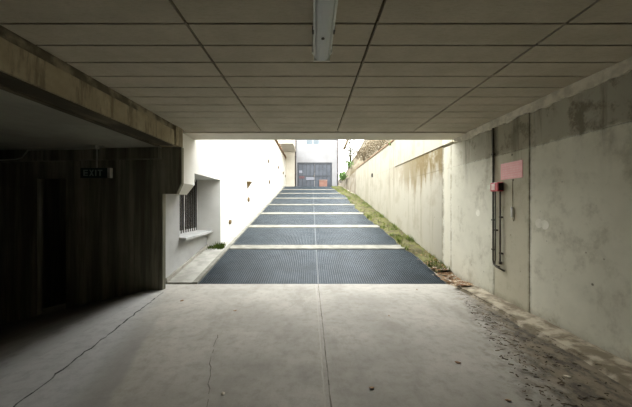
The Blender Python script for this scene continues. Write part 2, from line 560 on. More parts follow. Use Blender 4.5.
# pier head that carries the beam
b = MB()
b.box(-2.5, -2.185, 4.555, 4.80, R(.95), 2.719)
struct(b.build('trim_7', M['beam'], bevel=0.012))
# unlit store room behind the doorway
b = MB()
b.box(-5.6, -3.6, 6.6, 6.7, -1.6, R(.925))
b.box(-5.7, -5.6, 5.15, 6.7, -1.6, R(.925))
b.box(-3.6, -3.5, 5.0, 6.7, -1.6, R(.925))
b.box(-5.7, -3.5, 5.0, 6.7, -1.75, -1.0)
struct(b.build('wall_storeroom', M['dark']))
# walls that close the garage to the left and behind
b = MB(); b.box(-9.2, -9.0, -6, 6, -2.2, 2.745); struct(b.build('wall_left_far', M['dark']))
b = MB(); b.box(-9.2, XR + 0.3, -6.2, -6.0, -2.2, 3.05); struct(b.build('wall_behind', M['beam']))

# right wall: casting bays with open joints, ledge and coping outside
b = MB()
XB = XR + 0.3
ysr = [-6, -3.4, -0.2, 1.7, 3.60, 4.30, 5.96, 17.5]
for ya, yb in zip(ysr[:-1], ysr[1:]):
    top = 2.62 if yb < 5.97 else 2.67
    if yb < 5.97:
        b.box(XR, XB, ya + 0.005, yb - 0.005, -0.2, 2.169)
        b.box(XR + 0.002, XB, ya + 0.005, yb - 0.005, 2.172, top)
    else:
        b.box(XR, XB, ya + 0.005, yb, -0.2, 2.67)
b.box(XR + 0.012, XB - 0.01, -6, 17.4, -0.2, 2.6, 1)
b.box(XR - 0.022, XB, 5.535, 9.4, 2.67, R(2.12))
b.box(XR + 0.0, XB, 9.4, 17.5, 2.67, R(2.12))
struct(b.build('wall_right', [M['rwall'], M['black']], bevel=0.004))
b = MB()
for i in range(40):
    ya = 5.54 + i * 0.30
    if ya > 17.4: break
    b.box(XR - 0.035, XB + 0.03, ya, ya + 0.295, R(2.12), R(2.165))
struct(b.build('trim_8', M['tile']))
# ragged mortar bed under the slab on the right wall
b = MB()
rnd = random.Random(11)
prev = None
for i in range(150):
    Y = -2.0 + i * 0.05
    if Y > 5.5: break
    lo = 2.625 - 0.02 + 0.03 * mnoise.noise((Y * 3.1, 0, 0)) + rnd.uniform(-0.012, 0.012)
    pr = XR - 0.02 - 0.012 * mnoise.noise((Y * 5, 4, 0))
    cur = (Y, lo, pr)
    if prev:
        (ya, la, pa), (yb, lb, pb) = prev, cur
        b.hexa([(pa, ya, la), (XR + .05, ya, la), (XR + .05, yb, lb), (pb, yb, lb),
                (pa - .01, ya, 2.72), (XR + .05, ya, 2.72), (XR + .05, yb, 2.72), (pb - .01, yb, 2.72)])
    prev = cur
struct(b.build('trim_9', M['mortar']))
# low worn kerb at the foot of the right wall
b = MB()
prev = None
for i in range(200):
    Y = -1.0 + i * 0.06
    if Y > Y0 - .02: break
    xi = 2.50 + 0.05 * mnoise.noise((Y * 1.7, 0, 5)) + 0.02 * mnoise.noise((Y * 7, 2, 5))
    h = 0.035 + 0.012 * mnoise.noise((Y * 4, 8, 1))
    if prev:
        Ya, xa, ha = prev
        b.hexa([(xa - .02, Ya, -.01), (XR + .05, Ya, -.01), (XR + .05, Y, -.01), (xi - .02, Y, -.01),
                (xa + .03, Ya, ha), (XR + .05, Ya, ha + .02), (XR + .05, Y, h + .02), (xi + .03, Y, h)])
    prev = (Y, xi, h)
struct(b.build('baseboard_right', M['dirtkerb']))

# white left wall: overhanging upper part with corbel, window niche, long outer stretch
b = MB()
XU, XL = -2.28, -2.62
ZT = R(4.0)
b.box(-3.1, XU, 4.805, 4.985, R(.59), 2.719)
b.box(-3.1, XU, 4.985, 7.08, R(.59), 2.70)
b.box(-3.1, XU, 5.535, 7.08, 2.70, ZT)
b.prism([(XL, R(.17)), (-2.43, R(.17)), (XU, R(.36)), (XU, R(.59)), (XL, R(.59))], 4.805, 5.50)
b.box(-3.1, XL, 4.805, 5.60, -0.3, R(.59), 1)
b.box(-3.1, XL, 5.60, 7.08, -0.3, R(-.72), 1)
b.box(-3.1, XU, 7.08, 25.0, -0.3, ZT)
struct(b.build('wall_left', [M['white'], M['plinth']]))
b = MB()
for i in range(80):
    ya = 5.55 + i * 0.30
    if ya > 25.2: break
    b.box(-3.15, XU + 0.09, ya, ya + 0.29, ZT, ZT + 0.16)
struct(b.build('trim_10', M['tile'], bevel=0.02))
# window with frame, panes and sill
w = MB(); w.box(-2.90, -2.86, 5.60, 5.66, R(-.66), R(.59)); w.box(-2.90, -2.86, 7.02, 7.08, R(-.66), R(.59))
w.box(-2.90, -2.86, 5.66, 7.02, R(.53), R(.59)); w.box(-2.90, -2.86, 5.66, 7.02, R(-.66), R(-.60)); w.box(-2.90, -2.86, 6.31, 6.37, R(-.60), R(.53))
win = struct(w.build('window_1', M['aluminium'], bevel=0.004))
w = MB(); w.box(-2.885, -2.878, 5.66, 6.31, R(-.60), R(.53)); w.box(-2.885, -2.878, 6.37, 7.02, R(-.60), R(.53))
w.build('pane', M['glass'], win)
w = MB()
for i in range(12):
    y = 5.69 + i * 0.118
    w.box(-2.856, -2.842, y, y + 0.014, R(-.655), R(.585))
w.build('bar', M['pipe'], win)
w = MB(); w.box(-3.02, -3.0, 5.55, 7.1, R(-.7), R(.6)); w.build('backing', M['black'], win)
w = MB(); w.hexa([(-2.9, 5.58, R(-.72)), (-2.48, 5.58, R(-.735)), (-2.48, 7.30 - .23, R(-.735)), (-2.9, 7.07, R(-.72)),
                  (-2.9, 5.58, R(-.66)), (-2.48, 5.58, R(-.68)), (-2.48, 7.07, R(-.68)), (-2.9, 7.07, R(-.66))])
struct(w.build('trim_11', M['sill'], bevel=0.006))

# ramp bed, cross strips, kerbs
b = MB()
YT = 22.4
b.slope_box(-2.7, XR + .1, Y0, YT, -0.45, -0.055)
struct(b.build('ramp', M['pit']))
GX0, GXM, GX1 = -2.05, 0.13, 2.45
PITCH = (YT - Y0) / 8
for i in range(7):
    yc = Y0 + PITCH * (i + 1) - 0.09
    HW = 0.15 if i < 3 else 0.10
    b = MB(); b.slope_box(GX0, XR - 0.02, yc - HW, yc + HW, -0.055, 0.02)
    struct(b.build('trim_%d' % (12 + i), M['strip'], bevel=0.008))
b = MB(); b.slope_box(-2.62, GX0 - .09, Y0, 7.09, -0.1, 0.03); b.slope_box(XU, GX0 - .09, 7.09, YT, -0.1, 0.03)
struct(b.build('baseboard_left', M['kerb']))
b = MB(); b.slope_box(GX0 - .09, GX0, Y0, YT, -0.1, 0.035)
struct(b.build('trim_19', M['strip'], bevel=0.006))
b = MB(); b.slope_box(-2.625, -2.585, Y0, 7.08, 0.03, 0.10); struct(b.build('trim_20', M['kerb']))
b = MB(); b.slope_box(GX1, XR + .05, Y0, YT, -0.1, -0.01); struct(b.build('trim_21', M['dirtkerb']))
# yard at the top
ZY = (YT - Y0) * SL
b = MB(); b.box(-8, 9, YT, 25.6, ZY - 0.6, ZY); struct(b.build('yard', M['strip']))

# far buildings
b = MB()
YF = 25.0
gx0, gx1 = (297.2 - 311) * YF / FPX, (332.0 - 311) * YF / FPX
gz1 = CH + 41.0 * YF / FPX
fx0, fx1 = (296 - 311) * YF / FPX, (337.5 - 311) * YF / FPX
b.box(fx0, gx0, YF, YF + .4, ZY - .3, 12)
b.box(gx1, fx1, YF, YF + .4, ZY - .3, 12)
w2a, w2b = (305.5 - 311) * YF / FPX, (320 - 311) * YF / FPX
w2z0, w2z1 = CH + 58.5 * YF / FPX, CH + 70 * YF / FPX
b.box(gx0, w2a, YF, YF + .4, gz1, 12)
b.box(w2b, gx1, YF, YF + .4, gz1, 12)
b.box(w2a, w2b, YF, YF + .4, gz1, w2z0)
b.box(w2a, w2b, YF, YF + .4, w2z1, 12)
b.box(fx0, fx1, YF + 3.8, YF + 4.2, ZY - .3, 12)
b.box(fx1 - .4, fx1, YF + .4, YF + 3.8, ZY - .3, 12)
b.box(fx0, fx0 + .4, YF + .4, YF + 3.8, ZY - .3, 12)
struct(b.build('wall_far', M['facade']))
w = MB(); w.box(w2a, w2b, YF + .06, YF + .10, w2z0, w2z0 + .07); w.box(w2a, w2b, YF + .06, YF + .10, w2z1 - .07, w2z1)
w.box(w2a, w2a + .07, YF + .06, YF + .10, w2z0 + .07, w2z1 - .07); w.box(w2b - .07, w2b, YF + .06, YF + .10, w2z0 + .07, w2z1 - .07)
w.box((w2a + w2b) / 2 - .03, (w2a + w2b) / 2 + .03, YF + .06, YF + .10, w2z0 + .07, w2z1 - .07)
win2 = struct(w.build('window_2', M['aluminium']))
M['curtain'] = mottled('pale_blue_shutter', (0.11, 0.135, 0.15), (0.13, 0.155, 0.17), 4)
w = MB(); w.box(w2a + .07, w2b - .07, YF + .12, YF + .15, w2z0 + .07, w2z1 - .07); w.build('pane', M['curtain'], win2)
b = MB(); b.box(-6.5, fx0 - 0.002, YF + .02, YF + .42, ZY - .3, R(4.58)); b.box(-6.5, fx0 - .002, YF + .02, YF + .42, R(4.80), 7.6)
struct(b.build('wall_far_left', M['cream']))
b = MB(); b.box(-4.2, fx0 - .03, 21.4, YF + .42, R(4.58), R(4.80)); b.box(-4.2, fx0 - .03, 21.4, 21.5, R(4.80), R(5.7))
struct(b.build('balcony', M['cream']))

# bank on the right behind the wall
b = MB()
nx, ny = 26, 60
grid = {}
for j in range(ny + 1):
    Y = 5.6 + (29.5 - 5.6) * j / ny
    for i in range(nx + 1):
        u = i / nx
        Xs = XB + 0.01 if Y < 17.45 else (XB + .01) - min(1.0, (Y - 17.45) / 3.0) * 0.55
        X = Xs + u * 9
        base = R(2.0) + (0 if Y < 17.45 else .55 * min(1, (Y - 17.45) / 3))
        zz = base + (1.15 + .55 * max(0, min(1, (Y - 10) / 6))) * max(0, X - XB - .1) + (0.55 * mnoise.noise((X * .7, Y * .7, 0)) + .25 * mnoise.noise((X * 2.3, Y * 2.3, 3))) * min(1, u * 6)
        if i == 0:
            zz = R(0.6)
            X += 0.05
        grid[i, j] = b.bm.verts.new((X, Y, zz))
for j in range(ny):
    for i in range(nx):
        f = b.bm.faces.new((grid[i, j], grid[i + 1, j], grid[i + 1, j + 1], grid[i, j + 1]))
        f.smooth = True
bk = struct(b.build('bank', M['earth']))
# rough stone return at the end of the right wall
b = MB()
rnd = random.Random(5)
n = 14
ring = []
for i in range(n + 1):
    Y = 17.55 + i * (24.9 - 17.55) / n
    x = XR + 0.02 - 0.5 * i / n + rnd.uniform(-.05, .05)
    top = R(2.08 - .42 * i / n) + rnd.uniform(-.06, .06)
    gz = ramp_z(Y) - .1
    ring.append([b.bm.verts.new(p) for p in ((x - .06, Y, gz), (x + .02, Y, (gz + top) / 2), (x + .10, Y, top), (x + .7, Y, top + .1), (x + .7, Y, gz))])
for A, B in zip(ring[:-1], ring[1:]):
    for k in range(4):
        b.bm.faces.new((A[k], A[k + 1], B[k + 1], B[k]))
b.bm.faces.new(ring[0]); b.bm.faces.new(ring[-1][::-1])
struct(b.build('wall_bank', M['stone']))

# ------------------------------------------------------------------ things
# floor gratings on the ramp
def grating_meshes(x0, x1, L):
    """frame and bar grid in local coordinates, lower edge on y = 0"""
    f = MB()
    t = 0.012
    h = 0.05
    f.box(x0, x1, 0, t, -h, 0); f.box(x0, x1, L - t, L, -h, 0)
    f.box(x0, x0 + t, t, L - t, -h, 0); f.box(x1 - t, x1, t, L - t, -h, 0)
    g = MB()
    n = int(round((x1 - x0) / 0.042))
    for i in range(1, n):
        x = x0 + (x1 - x0) * i / n
        g.box(x - 0.0035, x + 0.0035, t, L - t, -0.035, 0.0)
    m = int(round(L / 0.042))
    for i in range(1, m):
        y = L * i / m
        g.box(x0 + t, x1 - t, y - 0.009, y + 0.009, -0.034, -0.003)
    return f, g


ORD = ['lowest', 'second', 'third', 'fourth', 'fifth', 'sixth', 'seventh', 'topmost']
ang = math.atan(SL)
for side, (xa, xb) in (('left', (GX0 + .004, GXM - .004)), ('right', (GXM + .004, GX1 - .004))):
    proto = None
    for i in range(8):
        ya = Y0 + PITCH * i + (0.075 if i else 0.012)
        yb = Y0 + PITCH * (i + 1) - (0.255 if i < 7 else 0.01)
        loc = ((xa + xb) / 2, ya, (ya - Y0) * SL + 0.0)
        row = ('lowest ramp row beside the garage floor' if i == 0 else 'topmost ramp row before the gate' if i == 7
               else '%s ramp row from the garage floor' % ORD[i])
        lab = 'blue-grey steel grating, %s half, %s' % (side, row)
        if proto is None:
            L = (PITCH - 0.33) / math.cos(ang)
            e = thing('floor_grating', loc, lab, 'grating', 'steel gratings on the ramp')
            f, g = grating_meshes(-(xb - xa) / 2, (xb - xa) / 2, L)
            fo = f.build('frame', M['steel_edge']); go = g.build('bar_grid', M['steel'])
            for o in (fo, go):
                o.parent = e
            e.rotation_euler = (ang, 0, 0)
            proto = e
            kids = (fo, go)
        else:
            e = proto.copy(); COL.objects.link(e)
            e.location = loc
            e['label'] = lab
            for o in kids:
                c = o.copy(); COL.objects.link(c); c.parent = e
            # rows further up may be slightly longer or shorter
        e.scale = (1, (yb - ya) / math.cos(ang) / ((PITCH - 0.33) / math.cos(ang)), 1)

# fluorescent fitting under the ceiling
LX, LYa, LYb = 0.088, 1.02, 2.29
e = thing('fluorescent_light', (LX, (LYa + LYb) / 2, 2.72), 'long grey fluorescent batten light fitting, switched off, under the boarded ceiling', 'light')
def long_prism(poly, ya, yb):
    m = MB(); m.prism([(LX + x, z) for x, z in poly], ya, yb); return m
hz = 2.72
long_prism([(-.05, hz), (-.062, hz - .03), (-.068, hz - .055), (.068, hz - .055), (.062, hz - .03), (.05, hz)], LYa, LYb).build('housing', M['housing'], e, bevel=0.004)
m = MB()
m.box(LX - .074, LX - .060, LYa, LYb, hz - .064, hz - .054); m.box(LX + .060, LX + .074, LYa, LYb, hz - .064, hz - .054)
m.box(LX - .066, LX + .066, LYa - .012, LYa + .002, hz - .107, hz - .04); m.box(LX - .066, LX + .066, LYb - .002, LYb + .012, hz - .107, hz - .04)
m.build('rim', M['housing'], e, bevel=0.003)
m = MB()
prof = [(-.06, -.056), (-.058, -.078), (-.045, -.098), (-.02, -.106), (.02, -.106), (.045, -.098), (.058, -.078), (.06, -.056)]
inn = [(x * .95, z + .003 if i not in (0, 7) else z) for i, (x, z) in enumerate(prof)]
m.prism([(LX + x, hz + z) for x, z in prof] + [(LX + x, hz + z) for x, z in reversed(inn)], LYa + .003, LYb - .003)
m.build('diffuser', M['diffuser'], e)
m = MB(); m.box(LX - .028, LX + .028, LYa + .02, LYb - .02, hz - .068, hz - .0555); m.build('gear_tray', M['metalwhite'], e)
m = MB(); m.tube([(LX, LYa + .05, hz - .083), (LX, LYb - .3, hz - .083)], 0.013, 14); m.build('lamp_tube', M['tube'], e)
for yy in (LYa + .042, LYb - .295):
    m = MB(); m.box(LX - .016, LX + .016, yy - .012, yy + .012, hz - .10, hz - .068); m.build('lamp_holder', M['metalwhite'], e)
for yy in (LYb - .06, LYb - .32, LYa + .2, LYa + .5):
    for s in (-1, 1):
        m = MB(); m.box(LX + s * .074 - .006, LX + s * .074 + .006, yy - .018, yy + .018, hz - .075, hz - .035)
        m.build('clip', M['pipe'] if yy == LYb - .32 else M['housing'], e, bevel=0.002)
m = MB(); m.tube([(LX - .004, LYb - .31, hz - .105), (LX - .004, LYb - .31, hz - .111)], .012, 10); tag(m.build('cover_screw', M['pipe'], e), 'small dark cover screw')

# exit sign on its stem, conduit run along the wall head
SY = 4.50
sx, sz = (96.0 - 311) * SY / FPX, CH + 30.5 * SY / FPX
e = thing('exit_sign', (sx, SY, R(.925)), 'dark EXIT sign hanging on a stem before the dark concrete wall', 'sign')
hw, hh = 0.235, 0.08
m = MB(); m.box(sx - hw, sx + hw, SY - .02, SY + .02, sz - hh, sz + hh); m.build('panel', M['signface'], e, bevel=0.004)
m = MB(); m.box(sx + hw - .035, sx + hw + .012, SY - .026, SY + .026, sz - hh, sz + hh); tag(m.build('end_cap', M['galv'], e), 'pale grey end cap')
m = MB(); m.tube([(sx + .015, SY, sz + hh), (sx + .015, SY, R(.925))], 0.011); m.build('stem', M['galv'], e)
m = MB()
lh, lw, st = 0.098, 0.072, 0.019
x = sx - 0.185
y0, y1 = SY - .0235, SY - .0195
zb, zt = sz - lh / 2, sz + lh / 2
def diag(xa, xb):
    m.hexa([(xa, y0, zb), (xa + st, y0, zb), (xa + st, y1, zb), (xa, y1, zb), (xb, y0, zt), (xb + st, y0, zt), (xb + st, y1, zt), (xb, y1, zt)])
m.box(x, x + st, y0, y1, zb, zt)
for zc in (zb, sz - st / 2, zt - st):
    m.box(x + st, x + lw, y0, y1, zc, zc + st)
x += lw + .022
diag(x, x + lw - st); diag(x + lw - st, x)
x += lw + .022
m.box(x, x + st, y0, y1, zb, zt)
x += st + .022
m.box(x, x + lw, y0, y1, zt - st, zt); m.box(x + lw / 2 - st / 2, x + lw / 2 + st / 2, y0, y1, zb, zt - st)
tag(m.build('lettering', M['signtext'], e), 'pale letters EXIT')

cy = 4.56
def cw(x): return 4.59 + 0.09 * max(0, -2.5 - x)
e = thing('conduit', (sx + .015, SY, R(.925)), 'grey cable conduit running along the head of the dark wall to the exit sign', 'pipe')
p = lambda X, z: (X, cw(X) - .014, z)
m = MB(); m.tube([(sx + .12, SY, R(.913)), p(-3.75, R(.912)), p(-4.6, R(.912)), p(-4.82, R(.908)), p(-4.86, R(.86)), p(-4.93, R(.78)), p(-5.05, R(.755)), p(-5.9, R(.735))], 0.011)
m.build('pipe', M['galv'], e)
m = MB(); m.box(sx - .06, sx + .03, SY - .05, SY + .04, R(.875), R(.925)); m.build('junction_box', M['galv'], e, bevel=0.005)

# pink sign on the right wall
def onr(x, y, d=0.0):
    """place on the right wall face seen at photo point"""
    Y = XR * FPX / (x - 311.0)
    return Y, CH - (y - 203.5) * Y / FPX
ya, z1 = onr(523, 160.3); yb, z1b = onr(501, 163.5); _, z0 = onr(523, 177.5); _, z0b = onr(501, 180)
zt_, zb_ = (z1 + z1b) / 2, (z0 + z0b) / 2
e = thing('wall_sign', (XR, (ya + yb) / 2, zb_), 'faded pink rectangular sign on the right concrete wall', 'sign')
m = MB(); m.box(XR - .006, XR, ya, yb, zb_, zt_); m.build('panel', M['pink'], e, bevel=0.002)
m = MB()
rnd = random.Random(3)
for k in range(6):
    zc = zt_ - .035 - k * (zt_ - zb_ - .05) / 5.6
    y_ = yb - .035
    while y_ > ya + .06:
        l = rnd.uniform(.02, .06)
        m.box(XR - .0068, XR - .0055, max(ya + .03, y_ - l), y_, zc - .011, zc)
        y_ -= l + .014
tag(m.build('print', M['pinktext'], e), 'rows of faded illegible print')

# red box with its pipes
bya, bz1 = onr(507.5, 181.5); byb, _ = onr(495.5, 181.5)
_, bz0 = onr(503, 191.2); _, bz1 = onr(503, 182.2)
byc = (bya + byb) / 2 + 0.03
e = thing('alarm_box', (XR, byc, bz0), 'small red box on the right concrete wall below the pink sign', 'box')
m = MB(); m.box(XR - .09, XR, byc - .085, byc + .085, bz0, bz1); m.build('body', M['red'], e, bevel=0.008)
m = MB(); m.box(XR - .096, XR - .089, byc - .02, byc + .05, bz0 + .02, bz1 - .02); tag(m.build('label_plate', M['pinkface'], e), 'pale pink label plate')
m = MB(); m.box(XR - .075, XR - .01, byc - .093, byc - .0855, bz0 + .012, bz1 - .012); m.build('side_cover', M['black'], e)
_, zbot = onr(497, 266.5)
def wpipe(name, label, pts, r, brk, parts=True):
    e = thing(name, (XR, pts[0][1], pts[0][2]), label, 'pipe')
    m = MB(); m.tube(pts, r, 10); m.build('pipe', M['pipe'], e)
    for (y, z) in brk:
        m = MB(); m.box(XR - .034, XR, y - .022, y + .022, z - .012, z + .012); m.build('bracket', M['pipe'], e)
    return e
y1_, _ = onr(494.8, 220); y2_, _ = onr(497.3, 220); y3_, _ = onr(502.2, 220); y4_, _ = onr(509, 268)
_, ztop = onr(494.8, 126)
yB = y1_ + .01
wpipe('steel_pipe', 'long dark pipe from the slab past the red box to a low elbow', [(XR - .02, yB, 2.60), (XR - .02, yB, zbot + .09), (XR - .022, yB - .02, zbot + .03), (XR - .024, yB - .08, zbot), (XR - .024, y4_ + .06, zbot - .02)], 0.012, [(yB, 2.2), (yB, 1.2), (yB, .75)])
wpipe('steel_pipe', 'dark middle pipe dropping from the left side of the red box', [(XR - .03, y2_, bz0 - .001), (XR - .03, y2_, zbot + .1), (XR - .055, y2_ - .02, zbot + .035), (XR - .06, y2_ - .07, zbot + .03), (XR - .06, y2_ - .14, zbot + .028)], 0.010, [(y2_, 1.05)])
wpipe('steel_pipe', 'dark short pipe dropping from the right side of the red box', [(XR - .03, y3_, bz0 - .001), (XR - .03, y3_, zbot + .095)], 0.011, [(y3_, 1.25), (y3_, .72)])
m = MB(); m.tube([(XR - .028, y3_, zbot + .10), (XR - .028, y3_, zbot + .06)], .022, 12)
sk = m.build('pipe_cap', M['pipe']); tag(sk, 'dark round cap under the short pipe by the low elbow', 'pipe cap')

# thin cable with a white sleeve
cy_, cz0 = onr(513.3, 221); _, cz1 = onr(513.3, 207); _, czt = onr(513, 181)
e = thing('hanging_cable', (XR, cy_, cz0), 'thin cable with a white sleeve hanging below the pink sign', 'cable')
m = MB(); m.tube([(XR - .006, cy_ + .004, czt), (XR - .008, cy_ + .006, (czt + cz1) / 2), (XR - .010, cy_, cz1)], .003, 6); m.build('cord', M['rust'], e)
m = MB(); m.tube([(XR - .018, cy_, cz1), (XR - .018, cy_ - .006, cz0 + .05)], .016, 10); tag(m.build('sleeve', M['tube'], e), 'white plastic sleeve')
m = MB(); m.tube([(XR - .012, cy_ - .006, cz0 + .05), (XR - .010, cy_ - .016, cz0)], .005, 6); tag(m.build('tip', M['rust'], e), 'brown cable tip')

# round patches over tie holes
for (x_, y_, lab) in ((478, 213, 'pale round mortar patch on the right wall, left of the dark pipes'),
                      (539, 223.5, 'pale round mortar patch just right of the tall wall joint'),
                      (545, 225, 'pale round mortar patch farther right of the tall wall joint')):
    Y, z = onr(x_, y_)
    m = MB(); m.tube([(XR + .002, Y, z), (XR - .002, Y, z)], [.06, .055], 18)
    M.setdefault('patch', mottled('pale_patch', (0.74, 0.72, 0.62), (0.82, 0.80, 0.70), 12))
    tag(m.build('mortar_patch', M['patch']), lab, 'patch', 'mortar patches on the right wall')
Y, z = onr(490, 187)
m = MB(); m.box(XR - .008, XR, Y - .05, Y + .06, z - .035, z + .03)
M['palegreen'] = mottled('pale_green_plate', (0.62, 0.64, 0.52), (0.68, 0.70, 0.58), 9)
tag(m.build('wall_plate', M['palegreen'], bevel=.003), 'small pale plate on the wall left of the red box', 'plate')
Y, z = 11.9, CH + 28.5 * 11.9 / FPX
Y, z = onr(372.5, 175.3)
m = MB(); m.tube([(XR + .02, Y, z), (XR - .04, Y, z)], .09, 12); tag(m.build('weep_pipe', M['black']), 'dark round drain hole high on the sunlit right wall of the ramp', 'pipe')

# weep pipes and marks on the white wall
for (x_, y_, r, lab) in ((248, 199.5, .085, 'brown drain stub on the white wall, nearer the ramp of the nearest pair'),
                         (229.3, 222, .06, 'small drain stub at the foot of the white wall above the ramp kerb'),
                         (268.3, 161.2, .10, 'drain stub highest on the white wall'),
                         (269.2, 182.0, .10, 'drain stub low on the white wall right below the highest one'),
                         (278, 167.3, .10, 'drain stub on the white wall, upper one of the far row of three'),
                         (283, 173, .11, 'drain stub on the white wall, middle one of the far row of three'),
                         (286.2, 177.3, .10, 'drain stub on the white wall, last one of the far row near the gate')):
    Y = -XU * FPX / (311 - x_)
    z = CH - (y_ - 203.5) * Y / FPX
    if x_ > 277 and Y > 24.8:
        Y = 24.7
    m = MB(); m.tube([(XU - .02, Y, z), (XU + .05, Y, z)], r, 10); tag(m.build('weep_pipe', M['rust']), lab, 'pipe', 'drain stubs on the white wall')
Y = -XU * FPX / (311 - 247.5); z = CH + 18.5 * Y / FPX
e = thing('wall_bracket', (XU, Y, z), 'small brown triangular bracket on the white wall above a drain stub', 'bracket')
m = MB(); m.box(XU, XU + .14, Y - .15, Y + .15, z + .09, z + .12); m.build('shelf', M['rust'], e)
m = MB()
a = [(XU, Y - .13, z + .09), (XU, Y + .13, z + .09), (XU + .12, Y + .13, z + .09), (XU + .12, Y - .13, z + .09), (XU, Y - .03, z - .14), (XU, Y + .03, z - .14)]
vs = [m.bm.verts.new(q) for q in a]
for f in ((0, 3, 2, 1), (3, 4, 5, 2), (0, 4, 3), (1, 2, 5), (0, 1, 5, 4)):
    m.bm.faces.new([vs[i] for i in f])
m.build('brace', M['rust'], e)

# gate
gm = (gx0 + gx1) / 2
e = thing('metal_gate', (gm, YF + .1, ZY), 'blue-grey double-leaf metal gate in the white building at the top of the ramp', 'gate')
m = MB(); m.box(gx0, gx0 + .08, YF + .05, YF + .15, ZY, gz1); m.box(gx1 - .08, gx1, YF + .05, YF + .15, ZY, gz1); m.box(gx0 + .08, gx1 - .08, YF + .05, YF + .15, gz1 - .10, gz1)
m.build('gate_frame', M['gatedark'], e)
for xa, xb in ((gx0 + .09, gm - .02), (gm + .02, gx1 - .09)):
    m = MB(); m.box(xa, xb, YF + .09, YF + .12, ZY + .03, gz1 - .11)
    leaf = m.build('gate_leaf', M['gate'], e)
    m = MB()
    for q in range(5):
        xq = xa + (xb - xa - .06) * q / 4
        m.box(xq, xq + .06, YF + .06, YF + .089, ZY + .03, gz1 - .11)
    for zq in (ZY + .03, ZY + 1.05, gz1 - .20):
        m.box(xa, xb, YF + .065, YF + .089, zq, zq + .09)
    m.build('rail', M['gatedark'], leaf)
m = MB(); m.box(gm - .10, gm - .04, YF + .02, YF + .06, ZY + 1.0, ZY + 1.2); m.build('handle', M['pipe'], e)
def far(x, y, Y=YF + .04): return (x - 311) * Y / FPX, CH - (y - 203.5) * Y / FPX
def notice(x0, x1, y0_, y1_, mat, lab, name='notice'):
    xa, zt = far(x0, y0_); xb, zb = far(x1, y1_)
    m = MB(); m.box(xa, xb, YF + .038, YF + .0595, zb, zt); return tag(m.build(name, mat), lab, 'notice')
notice(306.2, 314, 177, 180, M['paper'], 'white notice plate on the left leaf of the far gate')
notice(299, 304.5, 176, 178.5, M['redpaper'], 'reddish notice at the left edge of the far gate')
notice(299, 302.2, 170.5, 173, M['paper'], 'pale square sticker high on the left leaf of the far gate')
# orange pink crate in front of the gate
xa, zt = far(319.3, 180, YF - .5); xb, _ = far(327, 188, YF - .5)
e = thing('plastic_crate', ((xa + xb) / 2, YF - .5, ZY), 'orange-pink crate standing before the right leaf of the far gate', 'crate')
m = MB(); m.box(xa, xb, YF - .75, YF - .71, ZY, zt - .06); m.box(xa, xb, YF - .34, YF - .30, ZY, zt - .06); m.box(xa, xa + .04, YF - .71, YF - .34, ZY, zt - .06); m.box(xb - .04, xb, YF - .71, YF - .34, ZY, zt - .06); m.box(xa + .04, xb - .04, YF - .71, YF - .34, ZY, ZY + .04)
m.build('body', M['crate'], e)
m = MB(); m.box(xa - .02, xb + .02, YF - .77, YF - .28, zt - .06, zt); m.build('lid', M['cratelid'], e)
# downpipes
for x_, lab in ((295.7, 'grey downpipe on the far white building, left of the gate'), (337.8, 'grey downpipe at the right corner of the far white building')):
    X = (x_ - 311) * YF / FPX
    e = thing('downpipe', (X, YF - .06, ZY), lab, 'pipe')
    m = MB(); m.tube([(X, YF - .06, ZY), (X, YF - .06, 12)], .055, 10); m.build('pipe', M['downpipe'], e)
    for z in (4, 5.6, 7.4):
        m = MB(); m.box(X - .075, X + .075, YF - .09, YF, z, z + .05); m.build('bracket', M['downpipe'], e)

# leaning pole on the bank
pa, pb = px(348.2, 139, 20.0), px(343.8, 149.5, 20.0)
d = (pb - pa).normalized()
m = MB(); m.tube([pa - d * 0.6, pa, pb], .08, 8); tag(m.build('leaning_pole', M['drystem']), 'brown leaning stick above the bank at right of the far building', 'pole')

# ------------------------------------------------------------------ plants, moss and leaves
def leaf_cloud(name, center, size, n, ls, mats, label, seed, stem=True, cat='shrub'):
    rnd = random.Random(seed)
    c = Vector(center)
    e = thing(name, (c.x, c.y, c.z - size[2]), label, cat)
    b = MB()
    for i in range(n):
        d = Vector((rnd.gauss(0, 1), rnd.gauss(0, 1), rnd.gauss(0, 1))).normalized() * rnd.random() ** 0.4
        p = c + Vector((d.x * size[0], d.y * size[1], d.z * size[2]))
        a = Vector((rnd.uniform(-1, 1), rnd.uniform(-1, 1), rnd.uniform(-.4, 1))).normalized()
        s = a.cross(Vector((rnd.uniform(-1, 1), rnd.uniform(-1, 1), rnd.uniform(-1, 1)))).normalized()
        l = ls * rnd.uniform(.6, 1.4)
        b.quad(p, p + a * l * .5 + s * l * .25, p + a * l, p + a * l * .5 - s * l * .25, 0)
    b.build('foliage', mats, e, normals=False)
    if stem:
        b = MB()
        for k in range(5):
            q = Vector((rnd.uniform(-.5, .5) * size[0], rnd.uniform(-.5, .5) * size[1], rnd.uniform(0, .8) * size[2]))
            b.tube([(c.x, c.y, c.z - size[2] * 1.15), c + q * .5, c + q], [.02, .014, .006], 6)
        b.build('stem', M['drystem'], e)
    return e


